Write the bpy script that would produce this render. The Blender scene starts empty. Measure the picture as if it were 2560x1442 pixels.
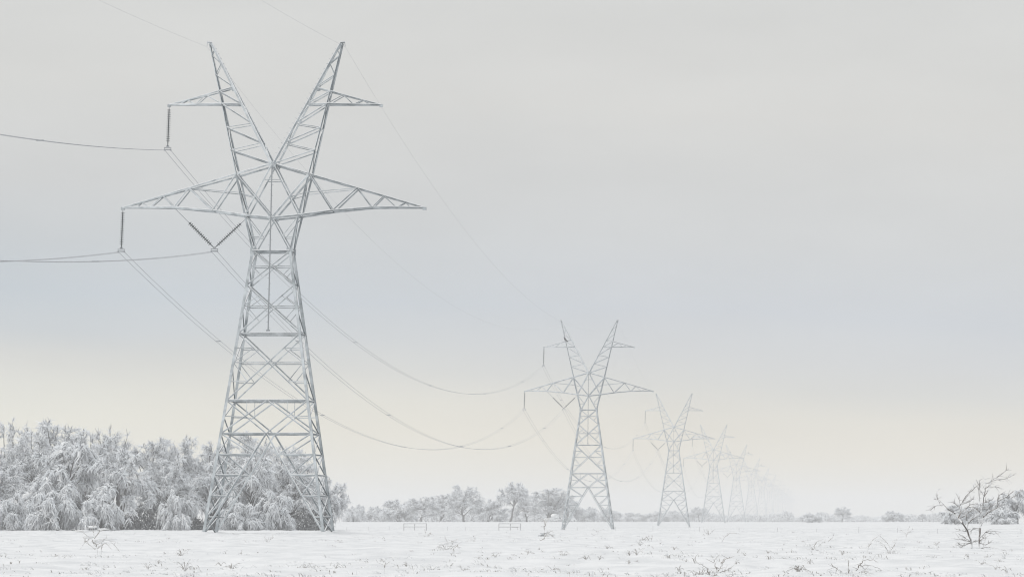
import bpy, math
import numpy as np
R = math.radians
scene = bpy.context.scene
COL = scene.collection

# ------------------------------------------------------------------ camera model
F = 10000.0                 # focal length in pixels of the 2560 px wide photograph
PX0, PY0 = 2055.0, 253.0    # principal point (off-centre crop)
TH = math.atan(0.105)
CS, SN = math.cos(TH), math.sin(TH)
EYE = 1.1

def ray(px, py):
    rx, ry = (px-PX0)/F, (PY0-py)/F
    return np.array([rx, CS-ry*SN, SN+ry*CS])
def at(px, py, D):          # world point at depth D (along Y) on the ray through px,py
    d = ray(px, py)
    return np.array([0, 0, EYE]) + d*(D/d[1])

cam_d = bpy.data.cameras.new('camera')
cam = bpy.data.objects.new('camera', cam_d); COL.objects.link(cam)
cam.location = (0, 0, EYE)
cam.rotation_euler = (math.pi/2+TH, 0, 0)
cam_d.sensor_width = 36
cam_d.lens = 36*F/2560
cam_d.shift_x = -(PX0-1280)/2560
cam_d.shift_y = -(721-PY0)/2560
cam_d.clip_start = 0.5
cam_d.clip_end = 20000
scene.camera = cam

# ------------------------------------------------------------------ noise / terrain
def hsh(i, j, s):
    v = np.sin(i*127.1+j*311.7+s*74.7)*43758.5453
    return v-np.floor(v)
def vn(x, y, L, s=0):
    x = np.asarray(x, float)/L; y = np.asarray(y, float)/L
    i, j = np.floor(x), np.floor(y)
    u, v = x-i, y-j
    u = u*u*(3-2*u); v = v*v*(3-2*v)
    return (hsh(i, j, s)*(1-u)+hsh(i+1, j, s)*u)*(1-v)+(hsh(i, j+1, s)*(1-u)+hsh(i+1, j+1, s)*u)*v-0.5
def sst(a, b, x):
    t = np.clip((np.asarray(x, float)-a)/(b-a), 0, 1)
    return t*t*(3-2*t)
def gz0(x, y):
    x = np.asarray(x, float); y = np.asarray(y, float)
    right = sst(-6, 22, x)
    left = 1-sst(-62, -46, x)
    dip = -0.6*sst(520, 790, y)*(1-right)
    z = dip*(1-sst(1330, 1900, y))+0.9*sst(1330, 1900, y)
    z = z*(1-left*sst(880, 1020, y))+left*sst(880, 1020, y)*0.98
    zr = 0.75*sst(420, 720, y)+0.2*sst(800, 1200, y)
    return z*(1-right)+zr*right
def gz(x, y):
    x = np.asarray(x, float); y = np.asarray(y, float)
    n = 0.22*vn(x, y, 23, 1)+0.20*vn(x, y, 4.1, 2)+0.13*vn(x, y, 1.25, 3)+0.075*vn(x, y, 0.5, 4)
    fade = 1-0.75*sst(350, 800, y)
    drift = sum(0.3*np.exp(-((x-fx)**2+(y-fy)**2)/1.1**2) for fx in (-52.1, -41.9) for fy in (338.5, 345.5))
    return gz0(x, y)+n*fade+drift-0.02
def ground_at(px, py):      # world point where a ray meets the ground
    d = ray(px, py)
    t = 20.0
    for k in range(4000):
        p = np.array([0, 0, EYE])+d*t
        if p[2] <= gz0(p[0], p[1]): break
        t *= 1.002
    p[2] = float(gz(p[0], p[1]))
    return p

# ------------------------------------------------------------------ mesh building
class MB:
    def __init__(s): s.v = []; s.f = []; s.m = []; s.n = 0
    def add(s, V, Fq, mat=0):
        V = np.asarray(V, float).reshape(-1, 3); Fq = np.asarray(Fq, int)
        s.v.append(V); s.f.append(Fq+s.n); s.m.append(np.full(len(Fq), mat, int)); s.n += len(V)
    def tubes(s, P, rad, n=4, mat=0, cap=False, up0=None):
        P = np.asarray(P, float); rad = np.asarray(rad, float)
        if P.ndim == 2: P = P[None]; rad = rad[None]
        N, K, _ = P.shape
        T = np.empty_like(P)
        T[:, 1:-1] = P[:, 2:]-P[:, :-2]; T[:, 0] = P[:, 1]-P[:, 0]; T[:, -1] = P[:, -1]-P[:, -2]
        T /= np.linalg.norm(T, axis=2, keepdims=True)+1e-9
        upv = np.zeros_like(T); upv[..., 2] = 1
        vert = np.abs(T[..., 2]).max(axis=1) > 0.97
        upv[vert] = (0, 1, 0)
        S = np.cross(T, upv); S /= np.linalg.norm(S, axis=2, keepdims=True)+1e-9
        U = np.cross(S, T)
        ph = math.pi/2+np.arange(n)*2*math.pi/n
        ring = (P[:, :, None, :]+rad[:, :, None, None]*(np.cos(ph)[None, None, :, None]*S[:, :, None, :]
                + np.sin(ph)[None, None, :, None]*U[:, :, None, :]))
        V = ring.reshape(-1, 3)
        base = (np.arange(N)*K*n)[:, None, None]
        k = (np.arange(K-1)*n)[None, :, None]
        a = np.arange(n)[None, None, :]; b = (np.arange(n)+1)[None, None, :] % n
        q = np.stack([base+k+a, base+k+b, base+k+n+b, base+k+n+a], -1).reshape(-1, 4)
        s.add(V, q, mat)
        if cap and n == 4:
            e = np.array([[i*K*n+3, i*K*n+2, i*K*n+1, i*K*n] for i in range(N)]+[[i*K*n+(K-1)*n+c for c in range(4)] for i in range(N)])
            s.f.append(e+s.n-len(V)); s.m.append(np.full(len(e), mat, int))
    def box(s, c, ax, ay, az, mat=0):   # centre + three half-axes
        c, ax, ay, az = (np.asarray(q, float) for q in (c, ax, ay, az))
        V = [c+i*ax+j*ay+k*az for k in (-1, 1) for j in (-1, 1) for i in (-1, 1)]
        s.add(V, [(0, 2, 3, 1), (4, 5, 7, 6), (0, 1, 5, 4), (2, 6, 7, 3), (0, 4, 6, 2), (1, 3, 7, 5)], mat)
    def steel(s, p0, p1, w, flip=1, snow=True):   # an angle-iron member with snow lying on it
        w = w*.80
        p0 = np.asarray(p0, float); p1 = np.asarray(p1, float)
        d = p1-p0; L = np.linalg.norm(d)
        if L < 1e-4: return
        d /= L
        up = np.array([0, 0, 1.0]) if abs(d[2]) < 0.985 else np.array([0, 1.0, 0])
        S = np.cross(d, up); S /= np.linalg.norm(S); S *= flip; U = np.cross(S, d)
        if U[2] < 0: U = -U
        if abs(d[2]) >= 0.985: U = np.array([0, -1.0, 0])
        c = (p0+p1)/2; t = 0.16*w if w > 0.1 else 0.25*w
        h = d*(L/2)
        s.box(c+U*(w/2-t/2), h, S*w/2, U*t/2)
        s.box(c-S*(w/2-t/2)-U*t/2, h, S*t/2, U*(w/2-t/2))
        if snow and abs(d[2]) < 0.9:
            k = (0.42 if abs(d[2]) < 0.6 else 0.28)*w
            s.box(c+U*(w/2+k/2-0.002), h*0.985, S*w*0.44, U*k/2, 1)
    def poly_steel(s, pts, w, **k):
        for a, b in zip(pts[:-1], pts[1:]): s.steel(a, b, w, **k)
    def build(s, name, mats, parent=None, loc=None, smooth=False):
        me = bpy.data.meshes.new(name)
        V = np.concatenate(s.v); Fq = np.concatenate(s.f); M = np.concatenate(s.m)
        me.vertices.add(len(V)); me.vertices.foreach_set('co', V.astype(np.float32).ravel())
        me.loops.add(Fq.size); me.loops.foreach_set('vertex_index', Fq.astype(np.int32).ravel())
        me.polygons.add(len(Fq)); me.polygons.foreach_set('loop_start', (np.arange(len(Fq))*4).astype(np.int32))
        me.polygons.foreach_set('material_index', M.astype(np.int32))
        me.update(calc_edges=True); me.validate()
        if not isinstance(mats, (list, tuple)): mats = [mats]
        for m in mats: me.materials.append(m)
        me.polygons.foreach_set('use_smooth', np.full(len(me.polygons), smooth))
        return link(name, me, parent, loc)
def link(name, me, parent=None, loc=None):
    o = bpy.data.objects.new(name, me); COL.objects.link(o)
    if parent is not None: o.parent = parent
    if loc is not None: o.location = loc
    return o
def tag(o, label, cat, group=None, kind=None):
    if label: o['label'] = label
    if cat: o['category'] = cat
    if group: o['group'] = group
    if kind: o['kind'] = kind
    return o
def thing(name, label, cat, loc=(0, 0, 0), rz=0.0, group=None, sc=1.0):
    o = bpy.data.objects.new(name, None); COL.objects.link(o)
    o.location = loc; o.rotation_euler = (0, 0, rz); o.scale = (sc,)*3 if not isinstance(sc, tuple) else sc
    o.empty_display_size = 0.5
    return tag(o, label, cat, group)
def copy_tree(o, parent=None):
    c = o.copy(); COL.objects.link(c)
    if parent is not None: c.parent = parent
    for ch in list(o.children): copy_tree(ch, c)
    return c

# ------------------------------------------------------------------ materials
def new_mat(name):
    m = bpy.data.materials.new(name); m.use_nodes = True
    nt = m.node_tree; b = nt.nodes['Principled BSDF']
    return m, nt, b
def frosted(name, base, snow, lo, hi, nscale, namp, rough=0.8, base2=None, face_dir=(0, 0, 1)):
    """bare material below, snow / rime on what faces the given direction, up by default (broken up by noise)"""
    m, nt, b = new_mat(name); N = nt.nodes; L = nt.links
    g = N.new('ShaderNodeNewGeometry'); sx = N.new('ShaderNodeVectorMath'); sx.operation = 'DOT_PRODUCT'; L.new(g.outputs['Normal'], sx.inputs[0]); sx.inputs[1].default_value = face_dir
    tc = N.new('ShaderNodeTexCoord')
    nz = N.new('ShaderNodeTexNoise'); nz.inputs['Scale'].default_value = nscale; nz.inputs['Detail'].default_value = 3
    L.new(tc.outputs['Object'], nz.inputs['Vector'])
    ma = N.new('ShaderNodeMath'); ma.operation = 'MULTIPLY_ADD'; L.new(nz.outputs[0], ma.inputs[0])
    ma.inputs[1].default_value = namp; L.new(sx.outputs['Value'], ma.inputs[2])
    mr = N.new('ShaderNodeMapRange'); mr.interpolation_type = 'SMOOTHSTEP'
    L.new(ma.outputs[0], mr.inputs[0]); mr.inputs[1].default_value = lo+namp*.5; mr.inputs[2].default_value = hi+namp*.5
    mx = N.new('ShaderNodeMix'); mx.data_type = 'RGBA'
    L.new(mr.outputs[0], mx.inputs['Factor'])
    mx.inputs[6].default_value = (*base, 1); mx.inputs[7].default_value = (*snow, 1)
    if base2:
        n2 = N.new('ShaderNodeTexNoise'); n2.inputs['Scale'].default_value = nscale*0.37; L.new(tc.outputs['Object'], n2.inputs['Vector'])
        r2 = N.new('ShaderNodeMapRange'); L.new(n2.outputs[0], r2.inputs[0]); r2.inputs[1].default_value = .35; r2.inputs[2].default_value = .65
        m2 = N.new('ShaderNodeMix'); m2.data_type = 'RGBA'; L.new(r2.outputs[0], m2.inputs['Factor'])
        m2.inputs[6].default_value = (*base, 1); m2.inputs[7].default_value = (*base2, 1)
        L.new(m2.outputs[2], mx.inputs[6])
    L.new(mx.outputs[2], b.inputs['Base Color'])
    b.inputs['Roughness'].default_value = rough; b.inputs['Specular IOR Level'].default_value = 0.2
    return m
def plain(name, col, rough=0.7, metal=0.0):
    m, nt, b = new_mat(name); N = nt.nodes; L = nt.links
    nz = N.new('ShaderNodeTexNoise'); nz.inputs['Scale'].default_value = 6
    tc = N.new('ShaderNodeTexCoord'); L.new(tc.outputs['Object'], nz.inputs['Vector'])
    hv = N.new('ShaderNodeHueSaturation'); hv.inputs['Color'].default_value = (*col, 1)
    mr = N.new('ShaderNodeMapRange'); L.new(nz.outputs[0], mr.inputs[0]); mr.inputs[3].default_value = .8; mr.inputs[4].default_value = 1.2
    L.new(mr.outputs[0], hv.inputs['Value']); L.new(hv.outputs[0], b.inputs['Base Color'])
    b.inputs['Roughness'].default_value = rough; b.inputs['Metallic'].default_value = metal
    return m
SNOWC = (0.86, 0.875, 0.89)
M_STEEL = frosted('galvanised_steel', (.045, .07, .085), (.70, .745, .775), -.1, .7, 1.3, .9, .5, (.16, .19, .21), face_dir=(-.55, -.34, .76))  # paler on left, front and upward faces, darker on right and underneath
M_SNOWCAP = plain('lying_snow', (.84, .85, .86), .9)
M_INS = frosted('insulator_glass', (.055, .07, .075), (.6, .63, .65), .55, 1.1, 9, .5, .3)
M_POLE = plain('dark_pole_steel', (.24, .26, .28), .5)
M_YOKE = frosted('hardware_steel', (.3, .32, .34), SNOWC, .2, .8, 5, .5, .5)
M_CABLE = frosted('aluminium_cable', (.27, .28, .30), (.66, .68, .7), -.1, .8, .3, .5, .6)
M_TWIG = frosted('rimed_twig', (.12, .12, .13), (.89, .915, .94), -.42, .38, .9, 1.3, .9, (.48, .48, .50))  # rime tinted slightly blue: the cool of shade put into its colour
M_BARK = frosted('snowy_bark', (.075, .07, .07), SNOWC, .2, .75, 2.2, .8, .9, (.16, .15, .15))
M_MESQ = frosted('mesquite_bark', (.085, .07, .065), (.84, .85, .86), -.25, .3, 4, 1.3, .9, (.2, .17, .155))
M_DARK = frosted('hollow_shade_twig', (.022, .027, .028), (.6, .62, .64), .25, 1.0, .8, 1.0, .9, (.06, .06, .065))  # near-black colour stands in for shade inside the wood
M_WEED = frosted('dry_weed', (.22, .19, .17), (.85, .86, .87), -.5, .2, 5, 1.5, .9, (.44, .40, .36))
M_RIME = frosted('rimed_grass', (.45, .43, .41), (.84, .85, .86), -.5, .4, 4, 1.3, .9, (.62, .61, .60))
M_WOOD = frosted('fence_wood', (.50, .50, .51), SNOWC, .2, .8, 3, .7, .9)
M_BIRD = plain('black_feathers', (.02, .02, .022), .6)

def snow_mat():
    m, nt, b = new_mat('snow'); N = nt.nodes; L = nt.links
    tc = N.new('ShaderNodeTexCoord')
    mp = N.new('ShaderNodeMapping'); L.new(tc.outputs['Object'], mp.inputs[0])
    n1 = N.new('ShaderNodeTexNoise'); n1.inputs['Scale'].default_value = .7; n1.inputs['Detail'].default_value = 5
    L.new(mp.outputs[0], n1.inputs['Vector'])
    mr = N.new('ShaderNodeMapRange'); L.new(n1.outputs[0], mr.inputs[0]); mr.inputs[1].default_value = .35; mr.inputs[2].default_value = .62
    mx = N.new('ShaderNodeMix'); mx.data_type = 'RGBA'; L.new(mr.outputs[0], mx.inputs['Factor'])
    mx.inputs[6].default_value = (.775, .785, .795, 1); mx.inputs[7].default_value = (.90, .905, .91, 1)
    L.new(mx.outputs[2], b.inputs['Base Color']); b.inputs['Roughness'].default_value = .85
    b.inputs['Specular IOR Level'].default_value = .15
    n2 = N.new('ShaderNodeTexNoise'); n2.inputs['Scale'].default_value = 5; n2.inputs['Detail'].default_value = 4
    L.new(mp.outputs[0], n2.inputs['Vector'])
    bp = N.new('ShaderNodeBump'); bp.inputs['Strength'].default_value = .35; bp.inputs['Distance'].default_value = .05
    L.new(n2.outputs[0], bp.inputs['Height']); L.new(bp.outputs[0], b.inputs['Normal'])
    return m
M_SNOW = snow_mat()

# ------------------------------------------------------------------ ground
def build_ground():
    Y = np.concatenate([[-500, -200, -60, 0, 25, 45], np.geomspace(60, 1000, 640), np.geomspace(1030, 7900, 70)])
    a = np.linspace(-.25, .09, 430)
    rows = []
    for y in Y:
        yy = max(y, 60)
        inner = a*yy
        l, r = inner[0], inner[-1]
        left = l-(2400+l)*np.geomspace(.004, 1, 22)[::-1]
        right = r+(2400-r)*np.geomspace(.004, 1, 22)
        rows.append(np.concatenate([left, inner, right]))
    X = np.array(rows); YY = np.repeat(Y[:, None], X.shape[1], 1)
    Z = gz(X, YY)
    nr, nc = X.shape
    idx = np.arange(nr*nc).reshape(nr, nc)
    q = np.stack([idx[:-1, :-1], idx[:-1, 1:], idx[1:, 1:], idx[1:, :-1]], -1).reshape(-1, 4)
    mb = MB(); mb.add(np.stack([X, YY, Z], -1).reshape(-1, 3), q)
    o = mb.build('ground', M_SNOW, smooth=True)
    tag(o, None, None, kind='structure')
build_ground()

# ------------------------------------------------------------------ transmission towers
TX, TY0, SPAN = -47.0, 342.0, 466.0
TZ0 = float(gz0(TX, TY0))
def Zp(y):
    d = ray(680, y); return EYE+d[2]*TY0/d[1]-TZ0
def Xp(hx, y):
    z = Zp(y); return hx*(TY0*CS+(z-EYE)*SN)/F
def halfW(y): return 46.5+(y-630)*.1447           # lower body, px
def outer(y): return 46.5+(630-y)*.2308           # straight outer chord above the waist, px
def inner(y): return max(3.0, 162*(412-y)/302.)
def bd(y):
    if y >= 630: return .69*Xp(halfW(y), y)
    if y >= 412: return 1.1+(630-y)/218*.12
    return .10+(y-108)/304*1.12
def nd(hx, y, side, dep=None):
    return np.array([Xp(hx, y), -side*(bd(y) if dep is None else dep), Zp(y)])

def make_tower(label):
    t = thing('transmission_tower', label, 'pylon', (TX, TY0, TZ0), 0, 'lattice pylons of the power line')
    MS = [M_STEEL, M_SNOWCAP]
    YB = 1334
    # four legs, each with its footing
    for sx in (-1, 1):
        for sd in (1, -1):
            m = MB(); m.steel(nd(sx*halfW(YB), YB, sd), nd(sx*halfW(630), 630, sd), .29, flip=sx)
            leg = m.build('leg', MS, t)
            f = MB(); p = nd(sx*halfW(YB), YB, sd)
            f.tubes([p+(0, 0, -.7), p+(0, 0, .1)], [.3, .26], 8); f.box(p+(0, 0, .1), (.3, 0, 0), (0, .3, 0), (0, 0, .03), 1)
            f.build('footing', [M_YOKE, M_SNOWCAP], leg)
    # lattice of each lower face
    def face(pt, kx):
        m = MB()
        def cr(y0, y1):   # level where the X of a panel crosses
            w0, w1 = halfW(y0), halfW(y1); return y0+(y1-y0)*w0/(w0+w1)
        for (y0, y1, red) in ((630, 715, 0), (715, 836, 1), (836, 1003, 2)):
            m.steel(pt(-1, y0), pt(1, y1), .13); m.steel(pt(1, y0), pt(-1, y1), .13)
            yc = cr(y0, y1); m.steel(pt(-1, yc), pt(1, yc), .085)
            c = pt(0, yc)
            for s in (-1, 1):
                for (ya, yb) in ((y0, yc), (yc, y1)):
                    ym = (ya+yb)/2
                    # point on the diagonal at that level
                    if ya == y0: q = pt(s, y0)+(c-pt(s, y0))*.5
                    else: q = c+(pt(s, y1)-c)*.5
                    if red == 2:
                        m.steel(pt(s, ym), q, .075)
                    if red >= 1: m.steel(q, pt(s, yc), .07)
                    elif ya == yc: m.steel(q, pt(s, yc), .06)
        for y in (836, 1003, 1085): m.steel(pt(-1, y), pt(1, y), .17 if y == 1003 else .14)
        # double X panel
        for s in (-1, 1):
            m.steel(pt(s, 1003), pt(0, 1085), .13); m.steel(pt(0, 1003), pt(s, 1085), .13)
            ym = 1003+82*.47
            q = (pt(s, 1003)+pt(0, 1085))/2
            m.steel(pt(s, ym), q, .075); m.steel(pt(s*.5, 1003), q, .06)
        # splayed leg section: inverted V and ladders
        lv = [1085, 1137, 1188, 1240, 1292, 1313, 1334]
        def v(s, y):
            k = (y-1085)/(1334-1085); return pt(0, 1085)+(pt(s, 1334)-pt(0, 1085))*k
        for s in (-1, 1):
            m.steel(pt(0, 1085), v(s, 1330), .16)
            for i in range(1, 6):
                m.steel(pt(s, lv[i]), v(s, lv[i]), .12 if i < 3 else .10)
                if i < 4 or i == 5: m.steel(pt(s, lv[i-1]), v(s, lv[i]), .12 if i < 4 else .09)
                if i >= 3: m.steel(v(s, lv[i-1]), pt(s, lv[i]), .09)
        return m
    for sd in (1, -1):
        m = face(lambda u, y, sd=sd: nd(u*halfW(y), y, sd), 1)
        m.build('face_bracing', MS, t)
    for sx in (-1, 1):
        m = MB(); ys = [630, 672, 715, 775, 836, 920, 1003, 1044, 1085, 1137, 1188, 1240, 1292, 1334]
        for i in range(len(ys)-1):
            a, b = ys[i], ys[i+1]; k = 1 if i % 2 else -1
            m.steel(nd(sx*halfW(a), a, k), nd(sx*halfW(b), b, -k), .10)
            if i > 7: m.steel(nd(sx*halfW(a), a, -k), nd(sx*halfW(b), b, k), .10)
            if a in (836, 1003, 1085, 1137, 1188, 1240, 1292): m.steel(nd(sx*halfW(a), a, 1), nd(sx*halfW(a), a, -1), .10)
        m.build('face_bracing', MS, t)
    # waist frame
    m = MB()
    for sd in (1, -1): m.steel(nd(-46.5, 630, sd), nd(46.5, 630, sd), .2)
    for sx in (-1, 1): m.steel(nd(sx*46.5, 630, 1), nd(sx*46.5, 630, -1), .2)
    for sx in (-1, 1):
        for sd in (1, -1): m.box(nd(sx*45, 629, sd*1.0), (.26, 0, 0), (0, .025, 0), (0, 0, .28))
    m.build('waist_frame', MS, t)
    # cage between waist, cross-arms and horns
    m = MB(); CB = 547
    for sd in (1, -1):
        for s in (-1, 1):
            m.steel(nd(s*46.5, 630, sd), nd(s*outer(440), 440, sd), .2, flip=s)
            m.steel(nd(0, CB, sd), nd(s*46.5, 630, sd), .14)
            m.steel(nd(s*outer(440), 440, sd), nd(0, CB, sd), .19)
            m.steel(nd(0, 412, sd), nd(s*outer(541), 541, sd), .15)
            q = nd(s*33, 592, sd)
            m.steel(nd(s*outer(541), 541, sd), nd(s*26, 594, sd), .08); m.steel(nd(s*outer(594), 594, sd), nd(s*26, 594, sd), .07)
            m.steel(nd(s*38, 497, sd), nd(s*outer(485), 485, sd), .07)
        m.steel(nd(-19, 452, sd), nd(19, 452, sd), .07)
        m.box(nd(0, 414, sd*1.0)+np.array([0, -.02*sd, 0]), (.32, 0, 0), (0, .02, 0), (0, 0, .26))
        m.box(nd(0, 546, sd*1.0)+np.array([0, -.02*sd, 0]), (.30, 0, 0), (0, .02, 0), (0, 0, .2))
    for y, hx in ((412, 0), (CB, 0), (440, outer(440)), (440, -outer(440)), (541, outer(541)), (541, -outer(541))):
        m.steel(nd(hx, y, 1), nd(hx, y, -1), .11)
    for s in (-1, 1):
        m.steel(nd(s*outer(440), 440, 1), nd(s*outer(541), 541, -1), .09); m.steel(nd(s*outer(541), 541, 1), nd(s*46.5, 630, -1), .09)
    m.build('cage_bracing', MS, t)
    # horns
    on = [112, 140, 189, 230, 262, 321, 378, 440]; inn = [126, 160, 219, 263, 311, 360, 412]
    for s in (-1, 1):
        m = MB()
        for sd in (1, -1):
            m.steel(nd(s*outer(440), 440, sd), nd(s*166.5, 109, sd), .17, flip=s)
            m.steel(nd(s*3, 412, sd), nd(s*162, 109, sd), .19, flip=-s)
            for i in range(len(inn)):
                m.steel(nd(s*outer(on[i]), on[i], sd), nd(s*inner(inn[i]), inn[i], sd), .12 if i > 2 else .1)
                m.steel(nd(s*inner(inn[i]), inn[i], sd), nd(s*outer(on[i+1]), on[i+1], sd), .075)
            m.steel(nd(s*outer(262), 262, sd), nd(s*inner(263), 263, sd), .14)
            m.steel(nd(s*outer(230), 230, sd), nd(s*inner(220), 220, sd), .12)
            m.box(nd(s*(inner(221)+4), 221, sd), (.14, 0, 0), (0, .02, 0), (0, 0, .2))
        for i, y in enumerate(on[1:]):
            k = 1 if i % 2 else -1
            m.steel(nd(s*outer(y), y, k), nd(s*outer(on[i]), on[i], -k), .07)
        for i, y in enumerate(inn[1:]):
            k = 1 if i % 2 else -1
            m.steel(nd(s*inner(y), y, k), nd(s*inner(inn[i]), inn[i], -k), .07)
        for k in range(22):   # step bolts up the inner chord
            y = 125+k*12.5
            q = nd(s*inner(y), y, 1); m.tubes([q, q+(-s*.22, 0, .1)], [.018, .018], 4)
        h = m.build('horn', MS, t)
        b = MB(); p = nd(s*164, 108, 1, 0)
        b.steel(p+(-s*.12, 0, .02), p+(s*.28, 0, .05), .13); b.steel(p+(s*.26, 0, .05), p+(s*.30, 0, -.3), .06)
        b.build('earth_wire_bracket', MS, h)
    # upper cross-arms
    for s in (-1, 1):
        m = MB(); tip = 265
        top = [(139, 230), (171, 239), (219, 251.5), (265, 263)]; bot = [(131, 262), (197, 262.5), (240, 263), (265, 263)]
        def dp(hx): return .06+.62*(tip-hx)/(tip-131)
        for sd in (1, -1):
            T_ = [nd(s*x, y, sd, dp(x)) for x, y in top]; B_ = [nd(s*x, y, sd, dp(x)) for x, y in bot]
            m.poly_steel(T_, .12); m.poly_steel(B_, .15)
            for a, b in ((B_[0], T_[1]), (T_[1], B_[1]), (B_[1], T_[2]), (T_[2], B_[2])): m.steel(a, b, .085)
        for i, (x, y) in enumerate(bot[:-1]):
            m.steel(nd(s*x, y, 1, dp(x)), nd(s*bot[i+1][0], bot[i+1][1], -1, dp(bot[i+1][0])), .08)
        p = nd(s*tip, 263, 1, 0); m.box(p+(0, 0, -.06), (.14, 0, 0), (0, .09, 0), (0, 0, .12))
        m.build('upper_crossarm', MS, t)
    # lower cross-arms
    for s in (-1, 1):
        m = MB(); tip = 377
        top = [(0, 412), (90, 438), (210, 472), (276, 491), (330, 506.5), (377, 520)]
        bot = [(0, 547.5), (64, 541), (149, 529), (247, 520), (308, 519.5), (342, 519.7), (377, 520)]
        def dp(hx): return .06+1.12*min(1, (tip-hx)/(tip-75.))
        for sd in (1, -1):
            T_ = [nd(s*x, y, sd, dp(x)) for x, y in top]; B_ = [nd(s*x, y, sd, dp(x)) for x, y in bot]
            m.poly_steel(T_[:2], .18); m.poly_steel(T_[1:], .15); m.poly_steel(B_, .17)
            for a, b, w in ((T_[1], B_[2], .14), (B_[2], T_[2], .13), (T_[2], B_[3], .13), (B_[3], T_[3], .11), (T_[3], B_[4], .10), (B_[4], T_[4], .09), (T_[4], B_[5], .08)):
                m.steel(a, b, w)
            m.steel(T_[2], nd(s*82, 484, sd), .07)
        for i in range(1, 6):
            (x, y), (x2, y2) = bot[i], bot[i+1]
            m.steel(nd(s*x, y, 1, dp(x)), nd(s*x2, y2, -1, dp(x2)), .09); m.steel(nd(s*x, y, 1, dp(x)), nd(s*x, y, -1, dp(x)), .08)
        for i in range(1, 5):
            x, y = top[i]; m.steel(nd(s*x, y, 1, dp(x)), nd(s*x, y, -1, dp(x)), .08)
        p = nd(s*tip, 520, 1, 0); m.box(p+(0, 0, -.06), (.16, 0, 0), (0, .09, 0), (0, 0, .13))
        m.build('lower_crossarm', MS, t)
    # climbing pole on the front face
    m = MB(); a = nd(0, 418, 1, 1.45); b = nd(0, 829, 1, 1.45+.95)
    m.tubes([a, b], [.055, .06], 6)
    m.box(b, (.16, 0, 0), (0, .05, 0), (0, 0, .06))
    for k in range(30):
        q = a+(b-a)*(k+.5)/30; m.tubes([q, q+((.16 if k % 2 else -.16), 0, 0)], [.012, .012], 4)
    m.build('climbing_pole', [M_POLE], t)
    return t

NT = 14
T_LABELS = ['tallest lattice pylon of all, snowy steel standing beside the frosted wood',
 'second pylon along the line, grey steel with a black bird perched on its left horn',
 'third lattice pylon along the line, half faded in haze right of the bird\'s pylon',
 'fourth lattice pylon along the line, pale and partly hidden by the third one\'s arm',
 'fifth lattice pylon along the line, very pale, two dark birds on its upper arms',
 'sixth lattice pylon along the line, a ghostly outline with a bird on its right arm',
 'seventh lattice pylon along the line, barely visible in the haze',
 'eighth lattice pylon along the line, almost lost in the haze']
towers = [make_tower(T_LABELS[0])]
TZ = []
for k in range(NT):
    y = TY0+SPAN*k; z = float(gz0(TX, y)); TZ.append(z)
    if k:
        c = copy_tree(towers[0]); c.location = (TX, y, z); towers.append(c)
        c['label'] = T_LABELS[k] if k < len(T_LABELS) else 'far lattice pylon melting into the haze at the end of the line'

# ------------------------------------------------------------------ insulators
def disc_string(a, b, link_a=.25):
    a = np.asarray(a, float); b = np.asarray(b, float); L = np.linalg.norm(b-a); d = (b-a)/L
    m = MB(); m.tubes([a, a+d*(link_a+.05)], [.03, .03], 6, 1)
    n = int((L-link_a-.2)/.19); P = []; r = []
    s0 = link_a
    for i in range(n):
        for q, rr in ((0, .045), (.06, .05), (.075, .185), (.11, .16), (.125, .05)):
            P.append(a+d*(s0+i*.19+q)); r.append(rr)
    P.append(b); r.append(.035)
    m.tubes(P, r, 8, 0)
    return m
def yoke(c):
    m = MB(); c = np.asarray(c, float)
    m.box(c+(0, 0, -.02), (.12, 0, 0), (0, .02, 0), (0, 0, .09)); m.box(c+(0, 0, -.28), (.30, 0, 0), (0, .025, 0), (0, 0, .035))
    ang = np.linspace(0, 2*math.pi, 17)
    m.tubes(np.stack([c[0]+.3*np.cos(ang), c[1]+.22*np.sin(ang), np.full(17, c[2]-.10)], -1), np.full(17, .028), 6)
    for s in (-1, 1):
        m.box(c+(s*.27, 0, -.2), (.02, 0, 0), (0, .02, 0), (0, 0, .1)); m.box(c+(s*.26, 0, -.33), (.045, 0, 0), (0, .16, 0), (0, 0, .05))
    return m
up_a = nd(-265, 266, 1, 0); up_b = up_a+(-.07, 0, Zp(366)-Zp(266))
lo_a = nd(-377, 523, 1, 0); lo_b = lo_a+(-.08, 0, Zp(620)-Zp(523))
v_l = nd(-247, 521, 1, 0); v_r = nd(-68, 546, 1, 0); v_b = nd(-147, 619, 1, 0)
def place(name, label, mbs, k):
    t = thing(name, label, 'insulator', (TX, TY0+SPAN*k, TZ[k]), 0, 'insulator strings under the left arms')
    return t
ORD = ['nearest tallest', 'second', 'third', 'fourth', 'fifth']
proto = {}
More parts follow.
